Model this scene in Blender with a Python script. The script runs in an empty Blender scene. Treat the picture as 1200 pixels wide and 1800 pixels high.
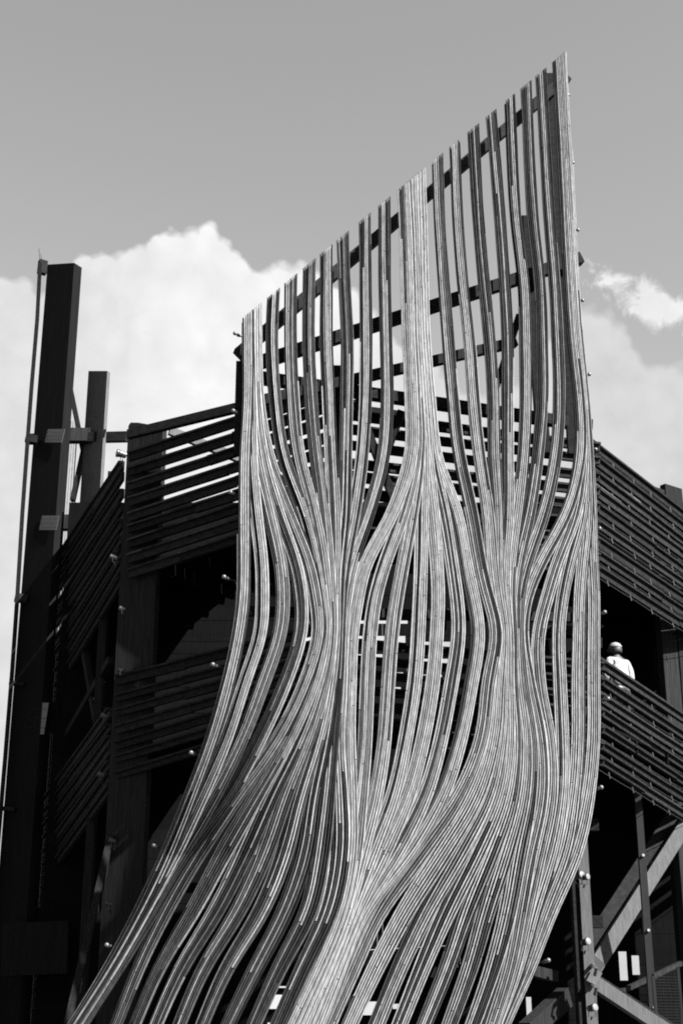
import bpy, bmesh, math, random
import numpy as np
from mathutils import Vector, Matrix

# ------------------------------------------------------------------ camera, sky, sun, exposure
scene = bpy.context.scene
COL = scene.collection
R = math.radians
PITCH = R(20.0)
CAMZ = 1.7
FPX = 2500.0                      # focal length in pixels of the 1200 x 1800 photograph (50 mm on 36 mm)
SUN_AZ = R(53.0)                  # to the right of the direction towards the camera
SUN_EL = R(40.0)
EXPOSURE = 2.2
SKY_STRENGTH = 0.060

cam_d = bpy.data.cameras.new('camera')
cam = bpy.data.objects.new('camera', cam_d)
COL.objects.link(cam)
cam.location = (0, 0, CAMZ)
cam.rotation_euler = (R(90) + PITCH, 0, 0)
cam_d.sensor_fit = 'VERTICAL'
cam_d.sensor_height = 36.0
cam_d.lens = 50.0
cam_d.clip_end = 6000
scene.camera = cam

scene.view_settings.view_transform = 'Standard'
scene.view_settings.look = 'None'
scene.view_settings.gamma = 1.0
scene.view_settings.use_curve_mapping = False
scene.view_settings.exposure = EXPOSURE
scene.cycles.use_denoising = False
scene.cycles.max_bounces = 6
scene.cycles.filter_width = 1.9
scene.render.resolution_x, scene.render.resolution_y = 682, 1024

sun_dir = Vector((math.sin(SUN_AZ) * math.cos(SUN_EL), -math.cos(SUN_AZ) * math.cos(SUN_EL), math.sin(SUN_EL)))
sd = bpy.data.lights.new('sun', 'SUN')
sd.energy = 5.0
sd.angle = R(0.5)
sd.color = (1.0, 1.0, 1.0)
sun = bpy.data.objects.new('sun', sd)
COL.objects.link(sun)
sun.rotation_euler = (-sun_dir).to_track_quat('-Z', 'Y').to_euler()


def ray(u, v):
    a, b = (u - 600) / FPX, (900 - v) / FPX
    c, s = math.cos(PITCH), math.sin(PITCH)
    return Vector((a, c - b * s, s + b * c))


def at(u, v, Y):
    """point of the place at depth Y (metres ahead of the camera)"""
    d = ray(u, v)
    return Vector((d.x, d.y, d.z)) * (Y / d.y) + Vector((0, 0, CAMZ))


def az_el(u, v):
    d = ray(u, v).normalized()
    return math.atan2(d.x, d.y), math.asin(d.z)


def build_world():
    w = bpy.data.worlds.new('World')
    scene.world = w
    w.use_nodes = True
    nt = w.node_tree
    nt.nodes.clear()
    N, L = nt.nodes.new, nt.links.new

    def math_n(op, a, b=None, c=None, clamp=False):
        n = N('ShaderNodeMath'); n.operation = op; n.use_clamp = clamp
        for i, x in enumerate((a, b, c)):
            if x is None: continue
            if isinstance(x, (int, float)): n.inputs[i].default_value = x
            else: L(x, n.inputs[i])
        return n.outputs[0]
    out = N('ShaderNodeOutputWorld')
    bg = N('ShaderNodeBackground')
    sky = N('ShaderNodeTexSky')
    sky.sky_type = 'NISHITA'
    sky.sun_disc = False
    sky.sun_elevation = SUN_EL
    # node's sun at rotation 0 stands on +Y and turns clockwise seen from above
    sky.sun_rotation = math.atan2(sun_dir.x, sun_dir.y)
    sky.air_density, sky.dust_density, sky.ozone_density = 1.0, 1.2, 1.0
    bw = N('ShaderNodeRGBToBW')                     # the photograph is black and white
    L(sky.outputs[0], bw.inputs[0])
    skyv = math_n('MULTIPLY', bw.outputs[0], SKY_STRENGTH)

    tc = N('ShaderNodeTexCoord')
    sep = N('ShaderNodeSeparateXYZ'); L(tc.outputs['Generated'], sep.inputs[0])
    az = math_n('ARCTAN2', sep.outputs[0], sep.outputs[1])
    el = math_n('ARCSINE', sep.outputs[2])

    def noise(scale, detail=4, rough=.55, dist=0.0):
        n = N('ShaderNodeTexNoise'); n.noise_dimensions = '3D'
        n.inputs['Scale'].default_value = scale
        n.inputs['Detail'].default_value = detail
        n.inputs['Roughness'].default_value = rough
        n.inputs['Distortion'].default_value = dist
        L(tc.outputs['Generated'], n.inputs['Vector'])
        return n.outputs[0]

    def curve(x, pts):
        n = N('ShaderNodeFloatCurve')
        cm = n.mapping
        cu = cm.curves[0]
        while len(cu.points) < len(pts): cu.points.new(0.5, 0.5)
        for p, (x_, y_) in zip(cu.points, pts):
            p.location = (x_, y_); p.handle_type = 'AUTO_CLAMPED'
        cm.update()
        L(x, n.inputs['Value'])
        return n.outputs[0]
    # top outline of the cumulus bank as an elevation over azimuth
    prof = [(-160, 640), (-60, 520), (8, 488), (45, 486), (72, 515), (105, 480), (140, 455), (200, 443), (250, 428), (300, 405), (345, 397), (375, 402),
            (395, 414), (418, 440), (445, 466), (490, 459), (545, 470), (600, 500), (650, 535), (690, 592), (760, 640),
            (850, 690), (920, 660), (970, 590), (1010, 550), (1060, 546), (1095, 572), (1125, 620), (1165, 645), (1210, 640), (1330, 560)]
    pts = []
    for u, v in prof:
        a, e = az_el(u, v)
        pts.append(((a + 0.5) / 1.0, e))
    pts = [(0.0, pts[0][1])] + pts + [(1.0, pts[-1][1])]
    az01 = math_n('MULTIPLY_ADD', az, 1.0, 0.5, clamp=True)
    top = curve(az01, pts)
    n1 = noise(9, 3)
    n2 = noise(42, 5, .6)
    vor = N('ShaderNodeTexVoronoi'); vor.feature = 'SMOOTH_F1'
    vor.inputs['Scale'].default_value = 55; vor.inputs['Smoothness'].default_value = .35
    L(tc.outputs['Generated'], vor.inputs['Vector'])
    pert = math_n('MULTIPLY_ADD', n2, 0.010, -0.005)
    pert = math_n('ADD', pert, math_n('MULTIPLY_ADD', vor.outputs['Distance'], -0.011, 0.004))
    vor2 = N('ShaderNodeTexVoronoi'); vor2.feature = 'SMOOTH_F1'
    vor2.inputs['Scale'].default_value = 130; vor2.inputs['Smoothness'].default_value = .3
    L(tc.outputs['Generated'], vor2.inputs['Vector'])
    pert = math_n('ADD', pert, math_n('MULTIPLY_ADD', vor2.outputs['Distance'], -0.006, 0.002))
    # beyond the frame the bank goes on with a slowly rolling top
    far = math_n('GREATER_THAN', math_n('ABSOLUTE', az), 0.5)
    top = math_n('ADD', top, math_n('MULTIPLY', far, math_n('MULTIPLY_ADD', n1, 0.3, -0.15)))
    d = math_n('SUBTRACT', math_n('ADD', top, pert), el)
    soft = curve(az01, [(0, .003), (.62, .003), (.70, .005), (1, .005)])
    mask = math_n('MULTIPLY_ADD', math_n('DIVIDE', d, soft), .5, .5, clamp=True)
    # a separate torn cloud to the right of the screen
    cx, ce = az_el(1140, 533)
    dx = math_n('DIVIDE', math_n('SUBTRACT', az, cx), 0.040)
    t2 = math_n('MULTIPLY_ADD', math_n('SUBTRACT', az, cx), 0.45, math_n('SUBTRACT', el, ce))
    dy = math_n('DIVIDE', t2, 0.0165)
    rr = math_n('SQRT', math_n('ADD', math_n('MULTIPLY', dx, dx), math_n('MULTIPLY', dy, dy)))
    wn = noise(60, 6, .62, .6)
    wisp = math_n('SUBTRACT', math_n('MULTIPLY_ADD', wn, 2.6, -0.35), rr)
    wisp = math_n('MULTIPLY', math_n('MULTIPLY_ADD', wisp, 1.9, .2, clamp=True), 1.0)
    bank = mask
    mask = math_n('MAXIMUM', bank, wisp)
    # cloud brightness: full sun-lit cumulus towards the sunward side, thin grey cloud elsewhere
    cb = curve(az01, [(0, .64), (.28, .68), (.40, .81), (.46, .81), (.52, .74), (.60, .64), (.72, .62), (1, .62)])
    cb = math_n('MULTIPLY_ADD', wisp, math_n('SUBTRACT', .76, cb), cb)
    tex = math_n('MULTIPLY_ADD', noise(26, 6, .62, .4), 0.34, 0.84)
    tex = math_n('MULTIPLY_ADD', vor.outputs['Distance'], -0.10, math_n('ADD', tex, .05))
    cv = math_n('MULTIPLY', math_n('MULTIPLY', cb, tex), 1.0 / (2 ** EXPOSURE) * 1.12)
    mix = N('ShaderNodeMix'); mix.data_type = 'FLOAT'
    L(mask, mix.inputs[0]); L(skyv, mix.inputs[2]); L(cv, mix.inputs[3])
    # nothing but faint ground haze below the horizon
    L(mix.outputs[0], bg.inputs['Strength'])
    bg.inputs['Color'].default_value = (1, 1, 1, 1)
    L(bg.outputs[0], out.inputs[0])


build_world()

# ------------------------------------------------------------------ materials (black-and-white photograph: neutral tones)
def mat_wood(name, tone, var=.35, rough=.75, scale=(6, 6, .6), attr=False, bump=.15):
    m = bpy.data.materials.new(name); m.use_nodes = True
    nt = m.node_tree; N, L = nt.nodes.new, nt.links.new
    b = nt.nodes['Principled BSDF']
    b.inputs['Roughness'].default_value = rough
    b.inputs['Specular IOR Level'].default_value = .03
    tc = N('ShaderNodeTexCoord')
    mp = N('ShaderNodeMapping'); mp.inputs['Scale'].default_value = scale
    L(tc.outputs['Object'], mp.inputs[0])
    n = N('ShaderNodeTexNoise'); n.inputs['Scale'].default_value = 4; n.inputs['Detail'].default_value = 8
    n.inputs['Roughness'].default_value = .65
    L(mp.outputs[0], n.inputs[0])
    oi = N('ShaderNodeObjectInfo')
    mr = N('ShaderNodeMapRange')
    mr.inputs[1].default_value = .3; mr.inputs[2].default_value = .7
    mr.inputs[3].default_value = 1 - var; mr.inputs[4].default_value = 1 + var
    L(n.outputs[0], mr.inputs[0])
    mul = N('ShaderNodeMath'); mul.operation = 'MULTIPLY'
    L(mr.outputs[0], mul.inputs[0])
    if attr:
        at_ = N('ShaderNodeAttribute'); at_.attribute_name = 'tone'
        L(at_.outputs['Fac'], mul.inputs[1])
    else:
        r2 = N('ShaderNodeMapRange')
        r2.inputs[3].default_value = tone * .75; r2.inputs[4].default_value = tone * 1.25
        L(oi.outputs['Random'], r2.inputs[0])
        L(r2.outputs[0], mul.inputs[1])
    cb = N('ShaderNodeCombineColor')
    for i in range(3): L(mul.outputs[0], cb.inputs[i])
    L(cb.outputs[0], b.inputs['Base Color'])
    if bump:
        bp = N('ShaderNodeBump'); bp.inputs['Strength'].default_value = bump; bp.inputs['Distance'].default_value = .01
        L(n.outputs[0], bp.inputs['Height']); L(bp.outputs[0], b.inputs['Normal'])
    return m


def mat_plain(name, tone, rough=.5, metal=0.0, spec=.5, var=.1):
    m = bpy.data.materials.new(name); m.use_nodes = True
    nt = m.node_tree; N, L = nt.nodes.new, nt.links.new
    b = nt.nodes['Principled BSDF']
    b.inputs['Roughness'].default_value = rough
    b.inputs['Metallic'].default_value = metal
    b.inputs['Specular IOR Level'].default_value = spec
    tc = N('ShaderNodeTexCoord')
    n = N('ShaderNodeTexNoise'); n.inputs['Scale'].default_value = 9; n.inputs['Detail'].default_value = 5
    L(tc.outputs['Object'], n.inputs[0])
    mr = N('ShaderNodeMapRange'); mr.inputs[3].default_value = tone * (1 - var * 2); mr.inputs[4].default_value = tone * (1 + var * 2)
    L(n.outputs[0], mr.inputs[0])
    cb = N('ShaderNodeCombineColor')
    for i in range(3): L(mr.outputs[0], cb.inputs[i])
    L(cb.outputs[0], b.inputs['Base Color'])
    return m


M = dict(
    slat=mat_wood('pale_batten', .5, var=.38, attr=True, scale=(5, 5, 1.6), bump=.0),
    backing=mat_wood('gap_shade', .006, var=.3),
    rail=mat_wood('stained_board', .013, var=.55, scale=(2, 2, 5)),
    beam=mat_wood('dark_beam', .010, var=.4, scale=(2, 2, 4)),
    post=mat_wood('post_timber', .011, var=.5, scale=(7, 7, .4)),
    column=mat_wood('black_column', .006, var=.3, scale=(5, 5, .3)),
    clad=mat_wood('shade_black_boards', .002, var=.4),  # near-black tone holds the deep shade inside the tower
    brace=mat_wood('grey_lumber', .06, var=.28, scale=(8, 8, .8)),
    plate=mat_plain('zinc_plate', .075, .5, .3),
    steel=mat_plain('dark_steel', .009, .55, .0, .15),
    bolt=mat_plain('bright_bolt', .7, .25, .9),
    black=mat_plain('black_housing', .012, .45),
    lens=mat_plain('frosted_lens', .12, .25),
    globe=mat_plain('opal_globe', .07, .35),
    cable=mat_plain('cable', .012, .5),
    skin=mat_plain('skin', .035, .5, var=.05),
    shirt=mat_plain('white_cotton', .20, .85, spec=.1, var=.06),
    cap=mat_plain('pale_cap', .16, .85, spec=.1),
    trousers=mat_plain('dark_trousers', .01, .85, spec=.1),
    hair=mat_plain('dark_hair', .015, .6),
    sole=mat_plain('boots', .03, .7),
)

# ------------------------------------------------------------------ helpers
def obj(name, verts, faces, mat, parent=None, smooth=False):
    base = parent_world(parent)
    me = bpy.data.meshes.new(name)
    me.from_pydata([tuple(Vector(v) - base) for v in verts], [], faces)
    me.update()
    me.materials.append(mat)
    if smooth:
        for p in me.polygons: p.use_smooth = True
    o = bpy.data.objects.new(name, me)
    COL.objects.link(o)
    if parent is not None: o.parent = parent
    return o


def parent_world(p):
    v = Vector((0, 0, 0))
    while p is not None:
        v = v + p.location
        p = p.parent
    return v


def thing(name, label, cat, loc=(0, 0, 0), group=None):
    o = bpy.data.objects.new(name, None)
    COL.objects.link(o)
    o.empty_display_size = .3
    o.location = loc
    o['label'] = label; o['category'] = cat
    if group: o['group'] = group
    return o


def part_empty(name, parent):
    o = bpy.data.objects.new(name, None)
    COL.objects.link(o); o.parent = parent
    return o


def box_geo(p0, p1, h, d, up=None, jit=0.0, rnd=random):
    """box along p0-p1; h along 'up', d across"""
    p0, p1 = Vector(p0), Vector(p1)
    t = (p1 - p0).normalized()
    if up is None: up = Vector((0, 0, 1)) if abs(t.z) < .9 else Vector((0, -1, 0))
    up = Vector(up)
    side = t.cross(up).normalized()
    upn = side.cross(t).normalized()
    vs = []
    for p in (p0, p1):
        for a, b in ((-1, -1), (1, -1), (1, 1), (-1, 1)):
            q = p + side * (a * d / 2) + upn * (b * h / 2)
            if jit: q = q + Vector((rnd.uniform(-jit, jit), rnd.uniform(-jit, jit), rnd.uniform(-jit, jit)))
            vs.append(q)
    fs = [(0, 1, 2, 3), (7, 6, 5, 4), (0, 4, 5, 1), (1, 5, 6, 2), (2, 6, 7, 3), (3, 7, 4, 0)]
    return vs, fs


def join_geo(parts):
    V, F = [], []
    for vs, fs in parts:
        o = len(V)
        V += list(vs)
        F += [tuple(i + o for i in f) for f in fs]
    return V, F


def bar(name, p0, p1, h, d, mat, parent=None, up=None, jit=.004):
    v, f = box_geo(p0, p1, h, d, up, jit)
    return obj(name, v, f, mat, parent)


def tube_geo(pts, r, n=8, caps=True):
    pts = [Vector(p) for p in pts]
    V, F = [], []
    rs = r if isinstance(r, (list, tuple)) else [r] * len(pts)
    prev = None
    for i, p in enumerate(pts):
        t = (pts[min(i + 1, len(pts) - 1)] - pts[max(i - 1, 0)]).normalized()
        ref = Vector((0, 0, 1)) if abs(t.z) < .9 else Vector((1, 0, 0))
        s = t.cross(ref).normalized(); w = s.cross(t)
        if prev is not None and s.dot(prev) < 0: s, w = -s, -w
        prev = s
        for k in range(n):
            a = 2 * math.pi * k / n
            V.append(p + (s * math.cos(a) + w * math.sin(a)) * rs[i])
    for i in range(len(pts) - 1):
        for k in range(n):
            F.append((i * n + k, i * n + (k + 1) % n, (i + 1) * n + (k + 1) % n, (i + 1) * n + k))
    if caps:
        F.append(tuple(range(n))[::-1]); F.append(tuple((len(pts) - 1) * n + k for k in range(n)))
    return V, F


def prism_geo(poly, off):
    n = len(poly)
    off = Vector(off)
    V = [Vector(p) for p in poly] + [Vector(p) + off for p in poly]
    F = [tuple(range(n)), tuple(range(n, 2 * n))[::-1]]
    for i in range(n): F.append((i, i + n, (i + 1) % n + n, (i + 1) % n))
    return V, F


def ball_geo(c, r, n=12, m=8, sq=(1, 1, 1)):
    V, F = [], []
    c = Vector(c)
    for j in range(m + 1):
        th = math.pi * j / m
        for k in range(n):
            a = 2 * math.pi * k / n
            V.append(c + Vector((r * sq[0] * math.sin(th) * math.cos(a), r * sq[1] * math.sin(th) * math.sin(a), r * sq[2] * math.cos(th))))
    for j in range(m):
        for k in range(n):
            F.append((j * n + k, j * n + (k + 1) % n, (j + 1) * n + (k + 1) % n, (j + 1) * n + k))
    return V, F


def structure(o): o['kind'] = 'structure'; return o

# ------------------------------------------------------------------ ground
gm = bpy.data.materials.new('dusty_ground'); gm.use_nodes = True
_nt = gm.node_tree; _b = _nt.nodes['Principled BSDF']; _b.inputs['Roughness'].default_value = .95
_tc = _nt.nodes.new('ShaderNodeTexCoord'); _n = _nt.nodes.new('ShaderNodeTexNoise'); _n.inputs['Scale'].default_value = .4; _n.inputs['Detail'].default_value = 10
_nt.links.new(_tc.outputs['Object'], _n.inputs[0])
_r = _nt.nodes.new('ShaderNodeValToRGB')
_r.color_ramp.elements[0].color = (.04, .04, .04, 1); _r.color_ramp.elements[1].color = (.07, .07, .07, 1)
_nt.links.new(_n.outputs[0], _r.inputs[0]); _nt.links.new(_r.outputs[0], _b.inputs['Base Color'])
g = structure(obj('ground', [(-2500, -2500, 0), (2500, -2500, 0), (2500, 2500, 0), (-2500, 2500, 0)], [(0, 1, 2, 3)], gm))
g['label'] = 'dusty open ground under the timber tower'

# ------------------------------------------------------------------ the slatted screen
ROWS = ['top', 400, 500, 600, 700, 800, 900, 1000, 1050, 1100, 1200, 1300, 1400, 1500, 1600, 1700, 1800, 2050]
_ = None
B = {
 'a': [434, _, _, 434, 434, 429, 428, 428, 427, 421, 400, 371, 334, 294, 246, 191, 128, -24],
 'b': [438, _, _, 438, 440, 441, 449, 460, 460, 459, 428, 396, 352, 304, 252, 196, 133, -18],
 'c': [442, _, _, 442, 444, 451, 473, 494, 497, 494, 462, 424, 374, 314, 258, 201, 138, -12],
 'd': [446, _, _, 446, 448, 460, 487, 521, 529, 530, 500, 455, 400, 326, 267, 207, 144, -6],
 'q': [449, _, _, 449, 452, 470, 508, 546, 555, 561, 535, 486, 414, 347, 290, 242, 203, 105],
 '2': [481, _, _, 477, 483, 497, 533, 557, 565, 569, 549, 506, 449, 391, 338, 279, 236, 140],
 '3': [511, _, 511, 510, 514, 524, 550, 567, 572, 575, 560, 524, 474, 429, 379, 318, 273, 183],
 '4': [544, _, 543, 542, 546, 555, 568, 576, 579, 581, 569, 540, 499, 464, 418, 357, 314, 228],
 '5': [573, _, 573, 573, 577, 581, 586, 586, 586, 586, 577, 556, 524, 498, 458, 398, 354, 262],
 '6': [602, _, 605, 610, 609, 607, 605, 595, 593, 591, 585, 571, 549, 534, 500, 449, 400, 300],
 '7': [641, 641, 642, 643, 642, 636, 622, 604, 599, 596, 592, 583, 574, 562, 541, 490, 445, 345],
 '8': [675, 675, 676, 678, 680, 674, 648, 614, 606, 601, 598, 592, 596, 596, 577, 531, 487, 380],
 'e': [708, 712, 715, 718, 722, 722, 690, 638, 627, 619, 614, 612, 614, 613, 594, 554, 507, 398],
 'f': [713, 717, 720, 723, 728, 729, 708, 672, 658, 651, 645, 641, 632, 621, 601, 561, 516, 408],
 'g': [718, 721, 724, 727, 733, 736, 724, 706, 697, 690, 682, 675, 659, 634, 608, 569, 525, 417],
 'h': [722, 725, 728, 731, 738, 743, 741, 739, 737, 735, 728, 712, 690, 652, 615, 577, 535, 427],
 'i': [727, 730, 732, 736, 743, 750, 760, 768, 770, 768, 760, 743, 716, 672, 623, 584, 544, 436],
 'j': [732, 735, 737, 741, 749, 757, 779, 795, 802, 806, 793, 774, 745, 694, 631, 592, 553, 445],
 'k': [737, 740, 742, 746, 754, 765, 802, 820, 831, 840, 828, 808, 775, 716, 641, 600, 562, 455],
 '10': [768, 773, 780, 788, 796, 807, 829, 846, 858, 872, 858, 846, 806, 737, 665, 620, 577, 472],
 '11': [799, 806, 814, 825, 832, 842, 857, 864, 870, 879, 874, 866, 836, 776, 712, 660, 614, 512],
 '12': [831, 842, 851, 861, 867, 868, 874, 875, 878, 885, 884, 880, 859, 807, 749, 702, 661, 565],
 '13': [862, 880, 887, 892, 892, 892, 892, 885, 886, 891, 891, 892, 878, 835, 785, 742, 702, 605],
 '14': [895, 908, 920, 923, 924, 920, 909, 897, 895, 898, 899, 905, 896, 861, 820, 786, 746, 648],
 '15': [924, 938, 949, 952, 953, 945, 930, 908, 903, 904, 908, 919, 913, 886, 854, 826, 790, 696],
 '16': [950, 967, 975, 980, 983, 977, 956, 922, 912, 910, 917, 933, 930, 910, 892, 866, 831, 740],
 'l': [979, 995, 1000, 1007, 1018, 1020, 996, 943, 924, 917, 930, 949, 951, 930, 912, 893, 862, 772],
 'm': [981, 997, 1002, 1009, 1020, 1024, 1012, 975, 961, 947, 947, 965, 967, 946, 924, 902, 868, 777],
 'n': [983, 999, 1004, 1011, 1022, 1027, 1024, 998, 988, 982, 984, 988, 987, 969, 938, 911, 874, 782],
 'o': [985, 1001, 1006, 1013, 1024, 1030, 1032, 1023, 1019, 1018, 1016, 1016, 1009, 991, 953, 920, 879, 787],
 'p': [987, 1003, 1008, 1015, 1026, 1033, 1038, 1041, 1044, 1043, 1043, 1043, 1033, 1010, 967, 929, 884, 792],
}
ORDER = list(B)
GROUPS = [ORDER[0:5], ORDER[5:12], ORDER[12:19], ORDER[19:26], ORDER[26:31]]
# bundles overlap like shingles, each a little behind its left neighbour
LAYER = {nm: k - 15 for k, nm in enumerate(ORDER)}


def v_top(u): return 557 - (u - 430) * 0.827


def center_u(v):
    return float(np.interp(v, [0, 1150, 1300, 1500, 1650, 1800, 2050], [725, 735, 710, 655, 585, 508, 395]))


def surf_Y(u, v):
    U = (u - center_u(v)) / 315.0
    w = 1 / (1 + math.exp(-(v - 1420) / 110.0))      # the foot of the screen turns its face to the left
    A = 0.05 * (1 - w) - 0.85 * w
    Bq = 0.30 * (1 - w) + 0.55 * w
    C = -0.25 * math.exp(-((v - 1150) / 420.0) ** 2) - 0.35 * w
    return 20.0 + A * U + Bq * U * U + C


def S(u, v, off=0.0): return at(u, v, surf_Y(u, v) + off)


def frame_at(u, v):
    du = S(u + 4, v) - S(u - 4, v); dv = S(u, v + 4) - S(u, v - 4)
    n = du.cross(dv).normalized()
    if n.y > 0: n = -n
    return n


def pchip(xs, ys, xq):
    xs, ys = np.array(xs, float), np.array(ys, float)
    h = np.diff(xs); dl = np.diff(ys) / h
    d = np.zeros(len(xs))
    d[0], d[-1] = dl[0], dl[-1]
    for i in range(1, len(xs) - 1):                   # Catmull-Rom style slopes
        d[i] = (dl[i - 1] * h[i] + dl[i] * h[i - 1]) / (h[i] + h[i - 1])
    idx = np.clip(np.searchsorted(xs, xq) - 1, 0, len(xs) - 2)
    t = (xq - xs[idx]) / h[idx]
    return ((2 * t**3 - 3 * t**2 + 1) * ys[idx] + (t**3 - 2 * t**2 + t) * h[idx] * d[idx]
            + (-2 * t**3 + 3 * t**2) * ys[idx + 1] + (t**3 - t**2) * h[idx] * d[idx + 1])


PITCH_S, SLAT_W, SLAT_D, LAYER_D = 0.0300, 0.0165, 0.028, 0.050
screen_base = at(430, 2030, 20.5); screen_base.z = 0
screen = thing('slatted_screen', 'tall curving screen of pale timber battens flowing in bundles, its top cut on a slant', 'screen', screen_base)

rng = random.Random(7)
V_END = 2040


def bundle_path(nm):
    row = B[nm]
    vt = v_top(row[0]) - 14
    xs, ys = [vt], [row[0]]
    for r, u in zip(ROWS[1:], row[1:]):
        if u is None or r < vt + 60: continue
        xs.append(r); ys.append(u)
    vq = np.arange(vt, V_END, 8.0)
    uq = pchip(xs, ys, vq)
    # light smoothing
    k = np.exp(-0.5 * (np.arange(-6, 7) / 2.6) ** 2); k /= k.sum()
    pad = np.concatenate([2 * uq[0] - uq[6:0:-1], uq, 2 * uq[-1] - uq[-2:-8:-1]])
    uq = np.convolve(pad, k, 'valid')
    return vq, uq


def build_bundle(nm, gi):
    vq, uq = bundle_path(nm)
    step = 2
    vq, uq = vq[::step], uq[::step]
    layer = LAYER[nm]
    P = [S(u, v, layer * LAYER_D) for u, v in zip(uq, vq)]
    Nn = [frame_at(u, v) for u, v in zip(uq, vq)]
    n = len(P)
    Sd = []
    for i in range(n):
        T = (P[min(i + 1, n - 1)] - P[max(i - 1, 0)]).normalized()
        s = T.cross(Nn[i]).normalized()
        if s.x < 0: s = -s
        Sd.append(s)
    arc = [0.0]
    for i in range(1, n): arc.append(arc[-1] + (P[i] - P[i - 1]).length)
    edge = gi in (0, 4)
    light_mid = rng.choice((-1, 0, 0, 1))
    wob_ph = rng.uniform(0, 6)
    loose = (.30, .42, .16, .34, .12)[gi]               # where the bundles fan out their battens spread
    PW = [PITCH_S * (1 + loose * math.exp(-((v - 1490) / (125.0 if v < 1490 else 210.0)) ** 2)) for v in vq]
    SW = (.0200, .0195, .0225, .0195, .0205)[gi]
    for k in range(-3, 4):
        front = abs(k - light_mid) <= 1
        step_back = 0.0 if front else (.012 if abs(k - light_mid) == 2 else .02)
        lat_j = rng.uniform(-.0025, .0025)
        late = rng.random() < .12
        # lengths butted end to end
        cuts = []
        was_dark = None
        s = rng.uniform(.6, 4.4)
        while s < arc[-1]:
            cuts.append(s); s += rng.uniform(3.0, 5.6)
        bounds = [0.0] + cuts + [arc[-1]]
        geo, tones = [], []
        for si in range(len(bounds) - 1):
            a0, a1 = bounds[si] + (.005 if si else 0), bounds[si + 1] - .005
            am = .5 * (a0 + a1)
            vm = float(np.interp(am, arc, vq))
            hi = max(0.0, min(1.0, (980 - vm) / 350.0))        # upper third: weathered flanking battens, bundle-edge shade also baked into their tone
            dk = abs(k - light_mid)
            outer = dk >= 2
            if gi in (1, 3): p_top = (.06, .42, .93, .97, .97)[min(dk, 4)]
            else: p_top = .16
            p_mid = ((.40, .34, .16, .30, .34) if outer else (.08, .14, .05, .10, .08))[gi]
            p_low = (.56, .60, .05, .38, .16)[gi] + (.12 if gi in (0, 1) and vm > 1620 else 0) + (.14 if gi == 2 and vm > 1640 else 0)  # low-left odds put the grazing-sun dimness into the batten tone
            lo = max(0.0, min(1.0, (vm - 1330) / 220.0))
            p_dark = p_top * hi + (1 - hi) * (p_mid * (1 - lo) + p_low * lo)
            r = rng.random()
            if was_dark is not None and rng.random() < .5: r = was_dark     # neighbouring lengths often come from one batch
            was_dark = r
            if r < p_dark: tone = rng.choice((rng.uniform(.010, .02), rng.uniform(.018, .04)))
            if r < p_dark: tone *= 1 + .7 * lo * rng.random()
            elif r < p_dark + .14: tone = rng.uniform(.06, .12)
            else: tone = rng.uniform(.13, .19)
            # some outer lengths were never fixed
            if si == 0 and abs(k) == 3 and late: continue
            ds = rng.uniform(-.003, .003)
            ss = [a0] + [x for x in arc if a0 + .04 < x < a1 - .04] + [a1]
            ring = []
            for x in ss:
                i = min(max(int(np.searchsorted(arc, x)) - 1, 0), n - 2)
                t = (x - arc[i]) / max(arc[i + 1] - arc[i], 1e-6)
                p = P[i].lerp(P[i + 1], t); nn = Nn[i].lerp(Nn[i + 1], t).normalized(); sd_ = Sd[i].lerp(Sd[i + 1], t).normalized()
                wob = .0025 * math.sin(x * 2.1 + wob_ph + k * .8)
                c = p + sd_ * (k * PW[i] + lat_j + wob + .0012 * math.sin(x * 5 + k)) - nn * (step_back + ds)
                ring.append((c, nn, sd_))
            # the head of the screen is sawn off along one slanting line
            if si == 0:
                while len(ring) > 2:
                    c = ring[0][0]
                    d = c - Vector((0, 0, CAMZ))
                    f = Vector((0, math.cos(PITCH), math.sin(PITCH))); upv = Vector((0, -math.sin(PITCH), math.cos(PITCH)))
                    uu = 600 + FPX * d.x / d.dot(f); vv = 900 - FPX * d.dot(upv) / d.dot(f)
                    c2 = ring[1][0]; d2 = c2 - Vector((0, 0, CAMZ))
                    uu2 = 600 + FPX * d2.x / d2.dot(f); vv2 = 900 - FPX * d2.dot(upv) / d2.dot(f)
                    g0, g1 = vv - v_top(uu), vv2 - v_top(uu2)
                    if g1 <= 0: ring.pop(0); continue
                    if g0 < 0:
                        t = -g0 / (g1 - g0)
                        ring[0] = (ring[0][0].lerp(ring[1][0], t), ring[0][1], ring[0][2])
                    break
            V, F = [], []
            for c, nn, sd_ in ring:
                for a, b in ((-1, -1), (1, -1), (1, .35), (.5, 1), (-.5, 1), (-1, .35)):
                    V.append(c + sd_ * (a * SW / 2) + nn * (b * SLAT_D / 2))
            m = len(ring)
            for i in range(m - 1):
                for e in range(6):
                    F.append((i * 6 + e, i * 6 + (e + 1) % 6, (i + 1) * 6 + (e + 1) % 6, (i + 1) * 6 + e))
            F.append((0, 1, 2, 3, 4, 5)); F.append(tuple((m - 1) * 6 + e for e in (5, 4, 3, 2, 1, 0)))
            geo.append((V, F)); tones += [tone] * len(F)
        V, F = join_geo(geo)
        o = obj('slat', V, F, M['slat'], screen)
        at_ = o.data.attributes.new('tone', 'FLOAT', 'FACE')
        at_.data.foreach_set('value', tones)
    # dark strip added behind this bundle so its gaps read closed and shaded
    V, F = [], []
    i0 = 1
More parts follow.
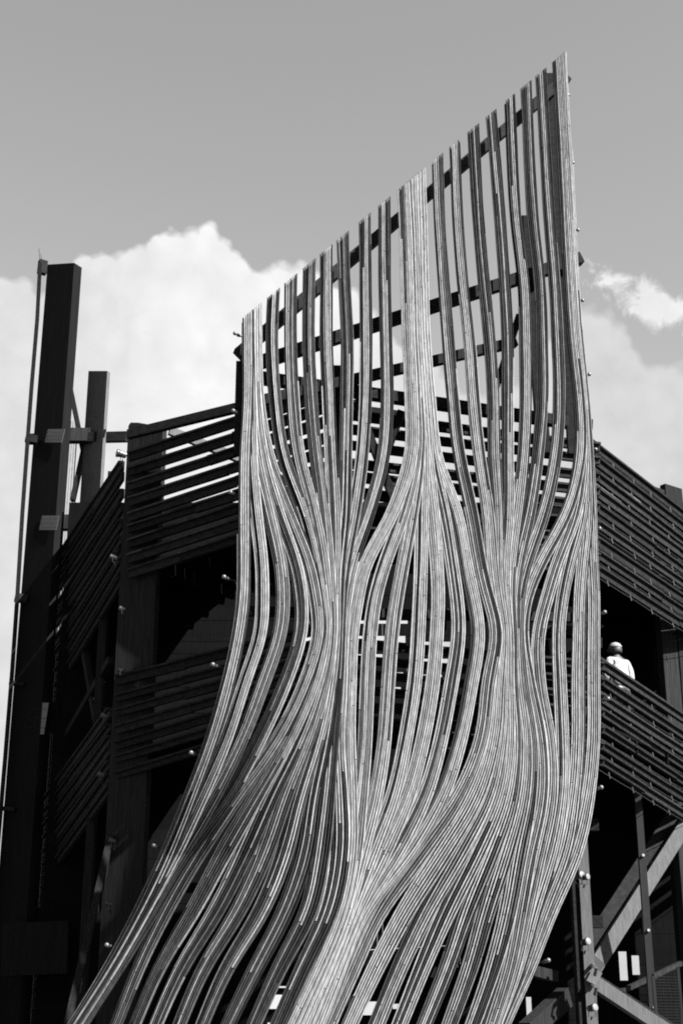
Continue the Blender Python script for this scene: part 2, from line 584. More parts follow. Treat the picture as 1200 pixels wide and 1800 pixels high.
    for i in range(i0, n):
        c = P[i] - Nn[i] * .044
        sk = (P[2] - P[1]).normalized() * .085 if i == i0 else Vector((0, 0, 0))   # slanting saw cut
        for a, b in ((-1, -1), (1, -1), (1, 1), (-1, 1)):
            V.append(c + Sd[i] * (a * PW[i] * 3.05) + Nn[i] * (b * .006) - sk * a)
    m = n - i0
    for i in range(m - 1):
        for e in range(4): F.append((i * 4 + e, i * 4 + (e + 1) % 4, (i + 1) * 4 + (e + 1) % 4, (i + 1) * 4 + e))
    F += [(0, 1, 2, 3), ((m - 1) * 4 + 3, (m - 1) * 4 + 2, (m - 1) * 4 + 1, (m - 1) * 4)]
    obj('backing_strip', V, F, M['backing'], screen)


for gi, gr in enumerate(GROUPS):
    for nm in gr: build_bundle(nm, gi)


def px_bar(name, a, b, h_px, d, mat, parent, jit=.004, up=None):
    """bar between two points given as (u, v, Y); thickness given in photo pixels at that depth"""
    p0, p1 = at(*a), at(*b)
    t = .5 * (a[2] + b[2]) / (.94)
    return bar(name, p0, p1, h_px * t / FPX, d, mat, parent, jit=jit, up=up)


# cross beams that carry the battens
px_bar('cross_beam', (418, 624, 20.2), (995, 137, 21.75), 21, .16, M['beam'], screen)
px_bar('cross_beam', (440, 643, 20.2), (1019, 455, 21.75), 22, .16, M['beam'], screen)
px_bar('cross_beam', (455, 706, 20.3), (905, 602, 21.45), 18, .14, M['beam'], screen)
px_bar('cross_beam', (440, 662, 20.5), (1038, 749, 21.9), 20, .16, M['beam'], screen)
for (vl, ul, ur) in ((905, 440, 1040), (1075, 430, 1046), (1240, 395, 1050), (1400, 350, 1035), (1560, 300, 985), (1700, 230, 925)):
    px_bar('cross_beam', (ul, vl, surf_Y(ul, vl) - .1), (ur, vl + 12, surf_Y(ur, vl) + 1.1), 15, .12, M['beam'], screen)
# standing frame posts behind the screen
px_bar('frame_post', (968, 133, 21.8), (1008, 800, 21.8), 17, .2, M['beam'], screen)
px_bar('frame_post', (925, 385, 21.8), (955, 800, 21.8), 26, .2, M['beam'], screen)
px_bar('frame_post', (592, 645, 21.2), (584, 900, 21.2), 16, .2, M['beam'], screen)
px_bar('frame_post', (423, 636, 20.3), (419, 800, 20.3), 9, .14, M['beam'], screen)
px_bar('frame_brace', (912, 555, 21.7), (868, 690, 21.7), 12, .12, M['beam'], screen, up=(0, -1, 0))
px_bar('frame_brace', (625, 705, 21.3), (700, 900, 21.5), 22, .12, M['beam'], screen, up=(0, -1, 0))
px_bar('frame_brace', (705, 725, 21.4), (640, 900, 21.5), 22, .12, M['beam'], screen, up=(0, -1, 0))

# ------------------------------------------------------------------ the timber tower behind
tower = thing('timber_tower', 'dark many-sided timber tower with board railings at each level, behind the batten screen', 'tower', (0, 29, 0))
YA, YC = 25.0, 22.35


def rail_geo(p0, p1, h=.15, d=.07, cap=.05, rnd=random):
    """board on edge with a narrow cap strip along its upper edge, on the outer side"""
    t = (p1 - p0).normalized()
    out = t.cross(Vector((0, 0, 1))).normalized()
    if out.y > 0: out = -out
    z = Vector((0, 0, 1))
    g1 = box_geo(p0, p1, h, d, jit=.003)
    g2 = box_geo(p0 + out * (d / 2 + cap / 2 + .003) + z * (h / 2 - .022), p1 + out * (d / 2 + cap / 2 + .003) + z * (h / 2 - .022), .038, cap, jit=.002)
    return join_geo([g1, g2])


def band(u0, vt0, vb0, Y0, u1, vt1, vb1, Y1, n, h=.15, lap=1.0, sag=3.2):
    r = part_empty('railing', tower)
    for i in range(n):
        t = i / (n - 1)
        p0 = at(u0, vt0 + (vb0 - vt0) * t + random.uniform(-sag, sag), Y0)
        p1 = at(u1, vt1 + (vb1 - vt1) * t + random.uniform(-sag, sag), Y1)
        hh = h if i else h * 1.15
        k = random.choice((0, 1, 1, 2))
        cuts = [0.0] + [(j_ + 1 + random.uniform(-.3, .3)) / (k + 1) for j_ in range(k)] + [1.0]
        L = (p1 - p0).length
        for c0, c1 in zip(cuts[:-1], cuts[1:]):
            a = p0.lerp(p1, c0 + (.006 / L if c0 else 0)); b = p0.lerp(p1, c1 - (.006 / L if c1 < 1 else 0))
            a = a + Vector((0, random.uniform(-.012, .012), random.uniform(-.012, .012)))
            b = b + Vector((0, random.uniform(-.012, .012), random.uniform(-.012, .012)))
            v, f = rail_geo(a, b, hh * random.uniform(.86, 1.10))
            obj('rail', v, f, M['rail'], r)
    return r


random.seed(3)
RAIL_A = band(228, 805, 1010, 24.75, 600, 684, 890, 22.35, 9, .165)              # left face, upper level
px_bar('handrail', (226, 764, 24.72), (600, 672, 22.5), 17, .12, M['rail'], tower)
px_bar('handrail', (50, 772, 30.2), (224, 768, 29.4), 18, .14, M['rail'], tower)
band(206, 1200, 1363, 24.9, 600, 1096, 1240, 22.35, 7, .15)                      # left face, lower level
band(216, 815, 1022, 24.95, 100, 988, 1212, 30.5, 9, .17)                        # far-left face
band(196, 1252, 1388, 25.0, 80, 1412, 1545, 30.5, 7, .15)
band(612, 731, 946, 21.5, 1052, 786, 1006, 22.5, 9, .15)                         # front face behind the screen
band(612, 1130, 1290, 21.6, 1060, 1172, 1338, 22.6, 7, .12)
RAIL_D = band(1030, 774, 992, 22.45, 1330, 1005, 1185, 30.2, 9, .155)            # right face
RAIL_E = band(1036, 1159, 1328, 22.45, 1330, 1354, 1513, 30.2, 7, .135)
# thin cable clipped below each right-hand rail
for (vt0, vb0, vt1, vb1, n) in ((774, 992, 1005, 1185, 9), (1159, 1328, 1354, 1513, 7)):
    for i in range(n):
        t = i / (n - 1)
        pts = []
        for k in range(13):
            s = k / 12
            a = at(1030, vt0 + (vb0 - vt0) * t + 8, 22.33); b = at(1330, vt1 + (vb1 - vt1) * t + 7, 30.0)
            q = a.lerp(b, s); q.z -= .012 * math.sin(math.pi * ((s * 4) % 1))
            pts.append(q + Vector((-.05, -.09, -.02)))
        v, f = tube_geo(pts, .006, 5)
        clips = []
        for k in range(1, 9):
            q = pts[0].lerp(pts[-1], (k + .3 * random.random()) / 9.5)
            clips.append(box_geo(q + Vector((0, .02, .05)), q + Vector((.02, .02, -.05)), .018, .016))
        obj('light_cable', *join_geo([(v, f)] + clips), M['cable'], RAIL_D if n == 9 else RAIL_E)

# corner posts
def plank_post(name, u0, u1, v0, Y, d, mat, notch=0.0, yaw=0.0, parent=tower):
    a, b = at(u0, v0, Y), at(u1, v0, Y + yaw)
    w = (b - a); w.z = 0
    top = a.z
    n = notch
    poly = [Vector((a.x, a.y, 0)), Vector((a.x, a.y, top)), a + w * .06 + Vector((0, 0, n * .3)), a + w * .28 + Vector((0, 0, n * .1)),
            Vector((b.x, b.y, top - n)), Vector((b.x, b.y, 0))] if n else \
           [Vector((a.x, a.y, 0)), Vector((a.x, a.y, top)), Vector((b.x, b.y, top)), Vector((b.x, b.y, 0))]
    off = Vector((w.y, -w.x, 0)).normalized()
    if off.y < 0: off = -off
    return obj(name, *prism_geo(poly, off * d), mat, parent)


plank_post('corner_post', 226, 287, 748, 24.95, .14, M['post'], notch=.18, yaw=-.35)
plank_post('corner_post', 190, 203, 828, 26.5, .3, M['post'])
plank_post('corner_post', 1141, 1166, 852, 26.6, .14, M['post'], yaw=.3)
plank_post('corner_post', 1168, 1197, 850, 26.9, .14, M['post'], yaw=.3)
plank_post('corner_post', 580, 615, 760, 22.9, .14, M['post'])
plank_post('corner_post', 96, 128, 1000, 31, .14, M['post'])
plank_post('corner_post', 1155, 1190, 1140, 28.0, .14, M['post'], yaw=.3)
# roof-level struts seen against the sky
px_bar('strut', (298, 757, 26.8), (425, 808, 27.5), 15, .1, M['brace'], tower)
px_bar('strut', (214, 830, 25.2), (180, 885, 27), 10, .1, M['beam'], tower)
px_bar('strut', (740, 735, 27), (480, 700, 27), 14, .12, M['beam'], tower)
px_bar('strut', (196, 1470, 24.8), (118, 1810, 23.6), 14, .12, M['post'], tower)
px_bar('strut', (150, 1150, 28), (200, 1440, 25.6), 12, .12, M['post'], tower)
px_bar('strut', (120, 1290, 29), (195, 1160, 26), 12, .12, M['post'], tower)

# decks: boards laid along each side of the tower
def deck(z, corners, n=8, w=.28):
    d = part_empty('deck', tower)
    c = Vector((.5, 30.5, 0))
    for a, b in zip(corners[:-1], corners[1:]):
        a, b = Vector((a[0], a[1], z)), Vector((b[0], b[1], z))
        t = (b - a).normalized()
        inn = Vector((-t.y, t.x, 0))
        if inn.dot(c - a) < 0: inn = -inn
        for i in range(n):
            o = inn * ((i + .5) * w + .12)
            sh = (i + .5) * w * .35
            bar('deck_board', a + o + t * sh, b + o - t * sh, .05, w - .02, M['clad'], d)
        for k in range(1, 6):
            q = a.lerp(b, k / 6) - Vector((0, 0, .14))
            bar('joist', q + inn * .1, q + inn * (n * w), .2, .07, M['clad'], d)


def xy(u, v, Y): p = at(u, v, Y); return (p.x, p.y)


CORN = [xy(100, 1100, 30.5), xy(222, 1000, 24.95), xy(604, 900, 22.4), xy(1045, 900, 22.8), xy(1330, 1150, 30.2)]
deck(6.35, CORN)
deck(9.75, CORN)

# inner cladding added as dark backing for the tower's shaded void, with open slots
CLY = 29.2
openings = [(520, 712, 1117, 1133), (745, 794, 1127, 1143), (628, 716, 1090, 1097), (628, 672, 1149, 1157), (690, 708, 1181, 1188), (690, 704, 1207, 1212),
            (743, 790, 1157, 1168), (742, 776, 1185, 1192), (525, 534, 1156, 1163),
            (455, 500, 1748, 1773), (488, 503, 1733, 1737), (625, 668, 1760, 1782), (690, 702, 1764, 1774), (845, 870, 1746, 1792), (925, 933, 1752, 1785),
            (1089, 1100, 1672, 1724), (1111, 1122, 1679, 1714), (470, 480, 1797, 1812), (93, 97, 1218, 1252), (104, 110, 1228, 1253), (70, 75, 1550, 1592)]
slots = []
for u0, u1, v0, v1 in openings:
    p, q = at(u0, v1, CLY), at(u1, v0, CLY)
    slots.append((p.x, q.x, p.z, q.z))
X0, X1 = at(104, 1150, CLY).x, at(1420, 1000, CLY).x
ZT = at(600, 884, CLY).z
zb = [0.0]
while zb[-1] < ZT - .3: zb.append(zb[-1] + .29)
zb[-1] = ZT
for s in slots: zb += [s[2], s[3]]
zb = sorted(z for z in zb if z >= 0)
zz = [zb[0]]
slot_z = {round(z, 4) for s in slots for z in s[2:]}
for z in zb[1:]:
    if z - zz[-1] < .035:
        if round(z, 4) in slot_z and round(zz[-1], 4) not in slot_z: zz[-1] = z
        continue
    zz.append(z)
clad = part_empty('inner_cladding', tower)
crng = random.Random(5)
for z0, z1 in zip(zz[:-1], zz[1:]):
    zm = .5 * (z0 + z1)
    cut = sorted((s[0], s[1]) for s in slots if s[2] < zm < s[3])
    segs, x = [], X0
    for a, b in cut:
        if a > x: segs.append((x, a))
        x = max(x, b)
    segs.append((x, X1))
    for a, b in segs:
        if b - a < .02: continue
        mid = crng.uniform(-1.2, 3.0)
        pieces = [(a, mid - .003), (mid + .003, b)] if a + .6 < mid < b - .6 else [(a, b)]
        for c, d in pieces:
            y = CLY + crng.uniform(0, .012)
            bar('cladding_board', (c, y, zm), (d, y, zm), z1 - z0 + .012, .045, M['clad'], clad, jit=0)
# pale blocks of timber that catch a little light inside
for (u, v, Y, w) in ((1037, 1450, 24.5, 13), (1046, 1131, 24.2, 10), (870, 1075, 24, 16), (770, 1095, 24, 14), (975, 1110, 24.5, 30), (1045, 1620, 24.5, 12)):
    px_bar('packing_block', (u - w, v, Y), (u + w, v + 1, Y), 18, .2, M['beam'], tower)
px_bar('packing_block', (932, 1706, 22.6), (974, 1717, 23.0), 16, .16, M['post'], tower)
# bright cable line low in the gaps
bar('light_cable', at(640, 1670, 24), at(800, 1662, 24), .012, .012, M['lens'], tower)

# lower right: built-up post, brace and beam
px_bar('built_up_post', (1012, 1470, 22.6), (1031, 1830, 22.6), 9, .1, M['post'], tower)
px_bar('built_up_post', (1021, 1470, 22.55), (1042, 1830, 22.55), 10, .16, M['brace'], tower)
px_bar('built_up_post', (1004, 1520, 22.8), (1020, 1830, 22.8), 6, .1, M['beam'], tower)
bc0, bc1 = at(1040, 1706, 25.4), at(1235, 1400, 26.6)
bar('brace', bc0, bc1, .12, .25, M['brace'], tower, up=(.15, -1, 0))
bar('brace', bc0 + Vector((-.20, .25, .16)), bc1 + Vector((-.20, .25, .16)), .12, .24, M['beam'], tower, up=(.15, -1, 0))  # added dark bar standing in for the brace's shaded upper face
bar('brace_shoe', bc0 + Vector((.0, -.08, .03)), bc0.lerp(bc1, .05) + Vector((.0, -.08, .03)), .02, .27, M['steel'], tower, up=(.15, -1, 0))
px_bar('brace', (925, 1815, 22.3), (992, 1752, 23.2), 30, .2, M['post'], tower)
px_bar('lower_beam', (1034, 1722, 22.7), (1215, 1842, 23.2), 20, .16, M['brace'], tower)
px_bar('lower_beam', (1040, 1713, 22.95), (1215, 1826, 23.45), 7, .08, M['post'], tower)
px_bar('lower_rail', (1080, 1748, 25), (1215, 1684, 27), 7, .08, M['post'], tower)
for z in (1700, 1734):
    v, f = tube_geo([at(1036, z, 22.6), at(1041, z - 4, 22.3), at(1047, z + 2, 22.2), at(1045, z + 14, 22.3)], .03, 8)
    obj('bracket', v, f, M['plate'], tower)
px_bar('gusset', (1036, 1712, 22.45), (1052, 1722, 22.45), 22, .02, M['plate'], tower)

# ------------------------------------------------------------------ steel post in front of the tower's lower right
sp = thing('steel_post', 'slim dark steel post with three bright bolts, in front of the diagonal brace', 'post', (at(1145, 1800, 25.0).x, 25.0, 0))
p0 = at(1121, 1420, 25.0); p0.z = 6.05
bar('shaft', (p0.x, 25.0, 0), (p0.x, 25.0, p0.z), .115, .12, M['steel'], sp)
bar('top_plate', (p0.x - .1, 25.0, p0.z + .02), (p0.x + .1, 25.0, p0.z + .02), .03, .2, M['steel'], sp)
for v in (1503, 1635, 1771):
    q = at(1128, v, 24.9); q.x = p0.x + .01
    q.y = 24.935
    V, F = tube_geo([q + Vector((0, .005, 0)), q + Vector((0, -.03, 0))], [.03, .024], 8)
    obj('bolt', V, F, M['bolt'], sp)

# ------------------------------------------------------------------ wire mesh gate at the lower right corner
gt = thing('mesh_gate', 'framed wire mesh gate panel at the lower right behind the steel post', 'gate', (at(1175, 1800, 24).x, 24, 0))
ga, gb = at(1147, 1715, 24.0), at(1190, 1696, 24.4)
for p, q in (((ga), (gb)),):
    bar('frame_bar', ga, gb, .05, .05, M['post'], gt)
for p in (ga, gb):
    bar('frame_bar', (p.x, p.y, .1), (p.x, p.y, p.z), .05, .05, M['post'], gt)
bar('frame_bar', (ga.x, ga.y, .12), (gb.x, gb.y, .12), .05, .05, M['post'], gt)
wires = []
for k in range(1, 14):
    t = k / 14
    q = ga.lerp(gb, t)
    wires.append(box_geo((q.x, q.y, .12), (q.x, q.y, q.z), .006, .006))
for k in range(1, 60):
    z = .12 + k * .045
    if z < ga.z: wires.append(box_geo((ga.x, ga.y, z), (gb.x, gb.y, z), .006, .006))
wm = obj('wire_mesh', *join_geo(wires), M['post'], gt); wm['kind'] = 'stuff'

# ------------------------------------------------------------------ tall column at the left
CY = 29.6
col = thing('timber_column', 'tall black timber column joined by plated blocks to a shorter grey post, far left', 'column', (at(90, 1800, CY).x, CY, 0))
pa, pb = at(84, 465, CY), at(131, 462, CY - .45)
wv = (pb - pa); wv.z = 0
nrm = Vector((wv.y, -wv.x, 0)).normalized()
if nrm.y < 0: nrm = -nrm
poly = [Vector((pa.x, pa.y, 0)), Vector((pa.x, pa.y, pa.z)), Vector((pb.x, pb.y, pb.z)), Vector((pb.x, pb.y, 0))]
obj('main_post', *prism_geo(poly, nrm * .26), M['column'], col)
sa, sb = at(156, 652, 29.9), at(189, 652, 29.4)
obj('second_post', *prism_geo([Vector((sa.x, sa.y, 0)), Vector((sa.x, sa.y, sa.z)), Vector((sb.x, sb.y, sb.z)), Vector((sb.x, sb.y, 0))], (.05, .1, 0)), M['brace'], col)
px_bar('brace', (122, 672, 29.9), (148, 800, 30.0), 13, .1, M['beam'], col, up=(0, -1, 0))
px_bar('brace', (148, 790, 30.0), (128, 880, 29.9), 13, .1, M['beam'], col, up=(0, -1, 0))
px_bar('brace', (103, 940, 29.9), (112, 1020, 30.0), 8, .1, M['beam'], col, up=(0, -1, 0))


def nail_plate(u0, u1, v, hpx, Y, parent):
    a, b = at(u0, v, Y[0]), at(u1, v, Y[1])
    h = hpx * Y[0] / .93 / FPX
    pl = obj('nail_plate', *box_geo(a, b, h, .008), M['plate'], parent)
    g = []
    nx = 6
    for r in range(3):
        for k in range(nx):
            c = a.lerp(b, (k + .6) / (nx + .2)) + Vector((0, -.006, h * (r - 1) * .3))
            g.append(box_geo(c - Vector((.022, 0, 0)), c + Vector((.022, 0, .008)), .02, .008))
    obj('tooth_rows', *join_geo(g), M['steel'], pl)


for v, h, du in ((766, 25, 0), (919, 26, -10)):
    blk = px_bar('spacer_block', (112 + du, v, 29.65), (160 + du, v, 29.75), h, .2, M['post'], col)
    nail_plate(82 + du, 112 + du, v, h, (29.36, 29.07), blk)
    nail_plate(152 + du * 1.2, 186 + du * 1.2, v - 4, h * .62, (29.86, 29.34), blk)
blk = px_bar('spacer_block', (82, 1262, 29.65), (128, 1262, 29.75), 50, .2, M['post'], col)
nail_plate(50, 82, 1263, 52, (29.36, 29.08), blk)
blk = px_bar('spacer_block', (60, 1620, 29.65), (128, 1610, 29.75), 40, .2, M['post'], col)
px_bar('spacer_block', (5, 1670, 28.9), (120, 1665, 28.9), 80, .15, M['column'], col)
px_bar('antenna_wire', (71, 466, 29.5), (69, 437, 29.5), .8, .01, M['steel'], col, up=(0, -1, 0), jit=0)
px_bar('antenna_wire', (75, 466, 29.5), (72, 446, 29.5), .6, .01, M['steel'], col, up=(0, -1, 0), jit=0)
obj('lashing', *box_geo(at(68, 468, 29.4), at(82, 472, 29.5), .34, .14), M['beam'], col)

# second screen, seen edge-on along the column's outer side
sc2 = thing('slatted_screen', 'narrow batten screen seen edge-on along the outer side of the black column', 'screen', (at(20, 1800, 29.4).x, 29.4, 0))
edge = [(71, 462), (66, 560), (56, 680), (49, 775), (40, 900), (31, 1050), (22, 1180), (10, 1330), (-2, 1470), (-18, 1650), (-34, 1830), (-50, 2030)]
for k in range(9):
    y = 29.3 + k * .25
    pts = [at(u, v, y) for u, v in edge]
    gs = []
    V, F = [], []
    for p in pts:
        for a, b in ((-1, -1), (1, -1), (1, 1), (-1, 1)):
            V.append(p + Vector((a * .04, b * .03, 0)))
    m = len(pts)
    for i in range(m - 1):
        for e in range(4): F.append((i * 4 + e, i * 4 + (e + 1) % 4, (i + 1) * 4 + (e + 1) % 4, (i + 1) * 4 + e))
    F += [(0, 1, 2, 3), ((m - 1) * 4 + 3, (m - 1) * 4 + 2, (m - 1) * 4 + 1, (m - 1) * 4)]
    obj('slat', V, F, M['beam'], sc2)
for (v, un) in ((770, 60), (1050, 42), (1200, 36), (1420, 20)):
    uo = float(np.interp(v, [e[1] for e in edge], [e[0] for e in edge]))
    px_bar('tie_block', (uo - 4, v, 29.4), (un + 6, v + 4, 29.45), 14 if v in (770, 1050) else 6, .15, M['beam'], sc2)

# lit battens of a third screen, glimpsed between the column and the grey post
sc3 = thing('slatted_screen', 'sunlit battens glimpsed between the black column and the grey post', 'screen', (at(125, 1800, 31).x, 31, 0))
for k in range(7):
    u = 112 + k * 4.2
    p = at(u, 740, 31)
    o = obj('slat', *box_geo((p.x, p.y, p.z), (p.x, p.y, 0), .03, .028, up=(0, -1, 0)), M['slat'], sc3)
    t_ = o.data.attributes.new('tone', 'FLOAT', 'FACE')
    t_.data.foreach_set('value', [(.15, .03, .14, .02, .12, .11, .03)[k]] * len(o.data.polygons))

# ------------------------------------------------------------------ globe lamps along the screen's edges
def globe_lamp(u, v, Y, side, label, group, r=.032):
    c = at(u, v, Y)
    t = thing('globe_lamp', label, 'lamp', (c.x, c.y, c.z - r), group)
    base = c + Vector((-side * .15, .10, -.05))
    obj('globe', *ball_geo(c, r), M['globe'], t, smooth=True)
    obj('socket', *tube_geo([c.lerp(base, .22), c.lerp(base, .48)], [.026, .02], 8), M['black'], t)
    obj('arm', *tube_geo([c.lerp(base, .45), base + Vector((0, 0, .02)), base + Vector((-side * .04, .05, -.06))], .009, 6), M['cable'], t)


ORD = ['topmost', 'second', 'third', 'fourth', 'fifth', 'sixth', 'seventh', 'eighth', 'ninth', 'tenth', 'eleventh']
for i, (u, v) in enumerate([(413, 586), (410, 722), (405, 865), (394, 1014), (374, 1168), (336, 1323), (271, 1486), (188, 1661)]):
    globe_lamp(u, v, surf_Y(u + 14, v) - .70, -1,
               ('topmost globe lamp' if i == 0 else f'{ORD[i]} globe lamp from the top') + " along the screen's shaded left edge", 'globe lamps on the left edge of the screen')
for i, (u, v) in enumerate([(998, 167), (1006, 286), (1015, 404), (1023, 528), (1035, 658), (1046, 790), (1053, 929), (1062, 1076), (1068, 1228), (1056, 1384), (963, 1688)]):
    globe_lamp(u, v, surf_Y(u - 14, v) + .78, 1,
               ('topmost globe lamp' if i == 0 else f'{ORD[i]} globe lamp from the top') + " along the screen's sunlit right edge", 'globe lamps on the right edge of the screen')

# ------------------------------------------------------------------ spotlights
def spotlight(u, v, Y, aim, label, group=None, s=1.0):
    c = at(u, v, Y)
    aim = Vector(aim).normalized()
    t = thing('spotlight', label, 'spotlight', (c.x, c.y, c.z), group)
    obj('housing', *tube_geo([c - aim * .12 * s, c - aim * .11 * s, c - aim * .02 * s, c + aim * .015 * s, c + aim * .03 * s],
                             [.02 * s, .045 * s, .052 * s, .062 * s, .062 * s], 14), M['black'], t, smooth=False)
    obj('lens', *tube_geo([c + aim * .024 * s, c + aim * .036 * s, c + aim * .042 * s], [.052 * s, .048 * s, .02 * s], 14), M['lens'], t)
    sd_ = aim.cross(Vector((0, 0, 1))).normalized()
    k = c - aim * .05 * s
    g_ = join_geo([box_geo(k + sd_ * .07 * s, k + sd_ * .07 * s - Vector((0, 0, .12 * s)), .02, .008),
                   box_geo(k - sd_ * .07 * s, k - sd_ * .07 * s - Vector((0, 0, .12 * s)), .02, .008),
                   box_geo(k + sd_ * .075 * s - Vector((0, 0, .12 * s)), k - sd_ * .075 * s - Vector((0, 0, .12 * s)), .008, .02),
                   box_geo(k - Vector((0, 0, .12 * s)), k - Vector((0, -.12, .16 * s)), .02, .02)])
    obj('bracket', *g_, M['black'], t)


spotlight(209, 797, 24.4, (-.8, -.35, .12), 'black spotlight jutting left from the top of the corner post', s=1.25)
for i, (u, v) in enumerate([(1020, 1538), (1031, 1655), (1043, 1771)]):
    spotlight(u, v, 22.3, (.55, -.8, .15), ('topmost', 'middle', 'lowest')[i] + ' spotlight with bright lens on the built-up post at lower right', 'spotlights on the lower right post', 1.0)
spotlight(1030, 1541, 22.25, (.65, -.7, .1), 'spotlight paired close beside the topmost one on the lower right post', 'spotlights on the lower right post', .9)
for i, (u, v) in enumerate([(193, 979), (209, 1070), (206, 1177), (177, 1258), (171, 1361), (191, 1477), (186, 1588)]):
    spotlight(u + 4, v, 24.3 - .3 * (i > 2), (-.9, .15, .3), ORD[i] + (' small' if i else ' of the small') + (' spotlight from the top' if i else ' spotlights') + ' down the dark left corner of the tower',
              'small spotlights down the left corner', .8)

# ------------------------------------------------------------------ person on the deck at the right
def skin_mesh(name, verts, edges, radii, mat, parent, root=0, sub=2, branch=.6):
    me = bpy.data.meshes.new(name)
    me.from_pydata([tuple(v) for v in verts], edges, [])
    o = bpy.data.objects.new(name, me)
    COL.objects.link(o)
    if parent is not None: o.parent = parent
    bpy.context.view_layer.objects.active = o
    m = o.modifiers.new('skin', 'SKIN'); m.branch_smoothing = branch; m.use_smooth_shade = True
    if not me.skin_vertices: me.attributes  # layer is made with the modifier below
    sv = me.skin_vertices[0].data if me.skin_vertices else None
    if sv is None:
        with bpy.context.temp_override(object=o, active_object=o):
            bpy.ops.mesh.customdata_skin_add()
        sv = me.skin_vertices[0].data
    for i, r in enumerate(radii):
        sv[i].radius = r if isinstance(r, tuple) else (r, r)
        sv[i].use_root = (i == root)
    s = o.modifiers.new('subdivision', 'SUBSURF'); s.levels = sub; s.render_levels = sub
    me.materials.append(mat)
    return o


def add_folds(m, scale, strength, dist):
    nt = m.node_tree; b = nt.nodes['Principled BSDF']
    tc = nt.nodes.new('ShaderNodeTexCoord'); mp = nt.nodes.new('ShaderNodeMapping'); mp.inputs['Scale'].default_value = (1.6, 1.6, .6)
    mp.inputs['Rotation'].default_value = (.3, .5, 0)
    n = nt.nodes.new('ShaderNodeTexNoise'); n.inputs['Scale'].default_value = scale; n.inputs['Detail'].default_value = 2; n.inputs['Distortion'].default_value = 1.2
    bp = nt.nodes.new('ShaderNodeBump'); bp.inputs['Strength'].default_value = strength; bp.inputs['Distance'].default_value = dist
    nt.links.new(tc.outputs['Object'], mp.inputs[0]); nt.links.new(mp.outputs[0], n.inputs[0])
    nt.links.new(n.outputs[0], bp.inputs['Height']); nt.links.new(bp.outputs[0], b.inputs['Normal'])


add_folds(M['shirt'], 6, .6, .08)
deck_z = 6.375
pc = at(1095, 1190, 24.35)
person = skin_mesh('person', [
    (0, 0, .98), (0, .01, 1.16), (0, .02, 1.34), (0, .02, 1.45), (0, .03, 1.53), (0, .045, 1.59), (0, .05, 1.65), (0, .045, 1.70),   # 0-7 spine, head
    (.10, 0, .93), (.115, .03, .50), (.12, 0, .10), (.125, .12, .04),                                                       # 8-11 right leg
    (-.10, 0, .93), (-.115, .03, .50), (-.12, 0, .10), (-.125, .12, .04),                                                   # 12-15 left leg
    (.185, .02, 1.42), (.25, .03, 1.16), (.24, .20, 1.02), (.22, .27, .985),                                                # 16-19 right arm
    (-.185, .02, 1.42), (-.25, .05, 1.16), (-.20, .24, 1.02), (-.18, .31, .985),                                            # 20-23 left arm
    (.245, .335, .965), (.225, .345, .965), (.205, .34, .965), (.188, .325, .965), (.185, .27, .975),                        # 24-28 right fingers, thumb
    (-.205, .375, .965), (-.185, .385, .965), (-.165, .38, .965), (-.148, .365, .965), (-.145, .31, .975),                   # 29-33 left fingers, thumb
    (0, .15, 1.635),                                                                                                          # nose
], [(0, 1), (1, 2), (2, 3), (3, 4), (4, 5), (5, 6), (6, 7), (0, 8), (8, 9), (9, 10), (10, 11), (0, 12), (12, 13), (13, 14), (14, 15),
    (3, 16), (16, 17), (17, 18), (18, 19), (3, 20), (20, 21), (21, 22), (22, 23),
    (19, 24), (19, 25), (19, 26), (19, 27), (19, 28), (23, 29), (23, 30), (23, 31), (23, 32), (23, 33), (6, 34)],
    [(.14, .105), (.13, .1), (.15, .11), (.12, .09), (.058, .058), (.07, .08), (.083, .1), (.07, .085),
     .095, .065, .042, .035, .095, .065, .042, .035,
     .065, .047, .036, .028, .065, .047, .036, .028] + [.008] * 4 + [.010] + [.008] * 4 + [.010] + [.016], M['skin'], None)
person.location = (pc.x, pc.y, deck_z)
person.rotation_euler = (R(-4), 0, R(34))
person['label'] = 'person in a loose white shirt and pale cap, back turned, leaning at the right-hand railing'
person['category'] = 'person'
person.scale = (1.1, 1.0, 1.0)
skin_mesh('shirt', [(0, 0, .90), (0, .01, 1.12), (0, .015, 1.32), (0, .018, 1.455), (.17, .015, 1.435), (.225, .02, 1.30), (.262, .03, 1.14), (.25, .17, 1.045),
                    (-.17, .015, 1.435), (-.225, .03, 1.30), (-.262, .05, 1.14), (-.215, .2, 1.045)],
          [(0, 1), (1, 2), (2, 3), (3, 4), (4, 5), (5, 6), (6, 7), (3, 8), (8, 9), (9, 10), (10, 11)],
          [(.195, .155), (.19, .15), (.2, .15), (.13, .11), .095, .085, .075, .06, .095, .085, .075, .06], M['shirt'], person)
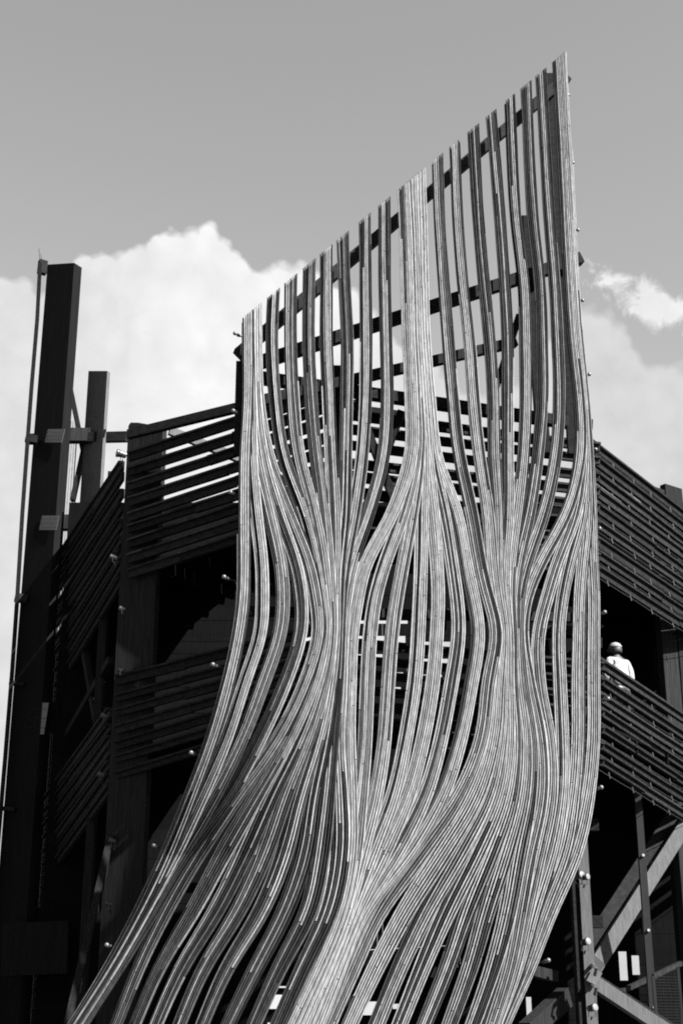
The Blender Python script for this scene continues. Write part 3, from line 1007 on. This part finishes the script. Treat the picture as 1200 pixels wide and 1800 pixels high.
skin_mesh('trousers', [(0, 0, 1.0), (0, 0, .92), (.105, 0, .86), (.118, .03, .50), (.122, 0, .09), (-.105, 0, .86), (-.118, .03, .50), (-.122, 0, .09)],
          [(0, 1), (1, 2), (2, 3), (3, 4), (1, 5), (5, 6), (6, 7)], [(.16, .12), (.165, .13), .108, .082, .065, .108, .082, .065], M['trousers'], person)


def dome(name, c, r, sq, z0, mat, parent, visor=False):
    V, F = ball_geo((0, 0, 0), r, 16, 10, sq)
    keep = [f for f in F if sum(V[i].z for i in f) / 4 > z0]
    base = Vector(c)
    me = bpy.data.meshes.new(name)
    me.from_pydata([tuple(v + base) for v in V], [], keep)
    if visor:
        b = bmesh.new(); b.from_mesh(me)
        rows = []
        for k in range(9):
            a = math.pi * (k / 8) 
            rows.append((b.verts.new(base + Vector((r * sq[0] * .98 * math.cos(a), r * sq[1] * .98 * math.sin(a), z0 + .004))),
                         b.verts.new(base + Vector((r * sq[0] * .9 * math.cos(a), r * sq[1] * math.sin(a) + .07 * math.sin(a), z0 - .01)))))
        for p, q in zip(rows[:-1], rows[1:]): b.faces.new((p[0], q[0], q[1], p[1]))
        b.to_mesh(me); b.free()
    me.materials.append(mat)
    for p in me.polygons: p.use_smooth = True
    o = bpy.data.objects.new(name, me); COL.objects.link(o); o.parent = parent
    sm = o.modifiers.new('solid', 'SOLIDIFY'); sm.thickness = .006
    return o


for s_ in (1, -1):                                     # ears
    V, F = ball_geo((.092 * s_, .045, 1.638), .03, 8, 6, (.45, .8, 1.15))
    me = bpy.data.meshes.new('ear'); me.from_pydata([tuple(v) for v in V], [], F); me.materials.append(M['skin'])
    o = bpy.data.objects.new('ear', me); COL.objects.link(o); o.parent = person
dome('hair', (0, .030, 1.640), .103, (.88, 1.08, 1.15), -.07, M['hair'], person)
dome('cap', (0, .040, 1.668), .112, (.88, 1.10, .95), .006, M['cap'], person, visor=True)
for s in (1, -1):
    V, F = ball_geo((.123 * s, .06, .045), .06, 12, 8, (.85, 2.1, .75))
    me = bpy.data.meshes.new('boot'); me.from_pydata([tuple(v) for v in V], [], F); me.materials.append(M['sole'])
    o = bpy.data.objects.new('boot', me); COL.objects.link(o); o.parent = person
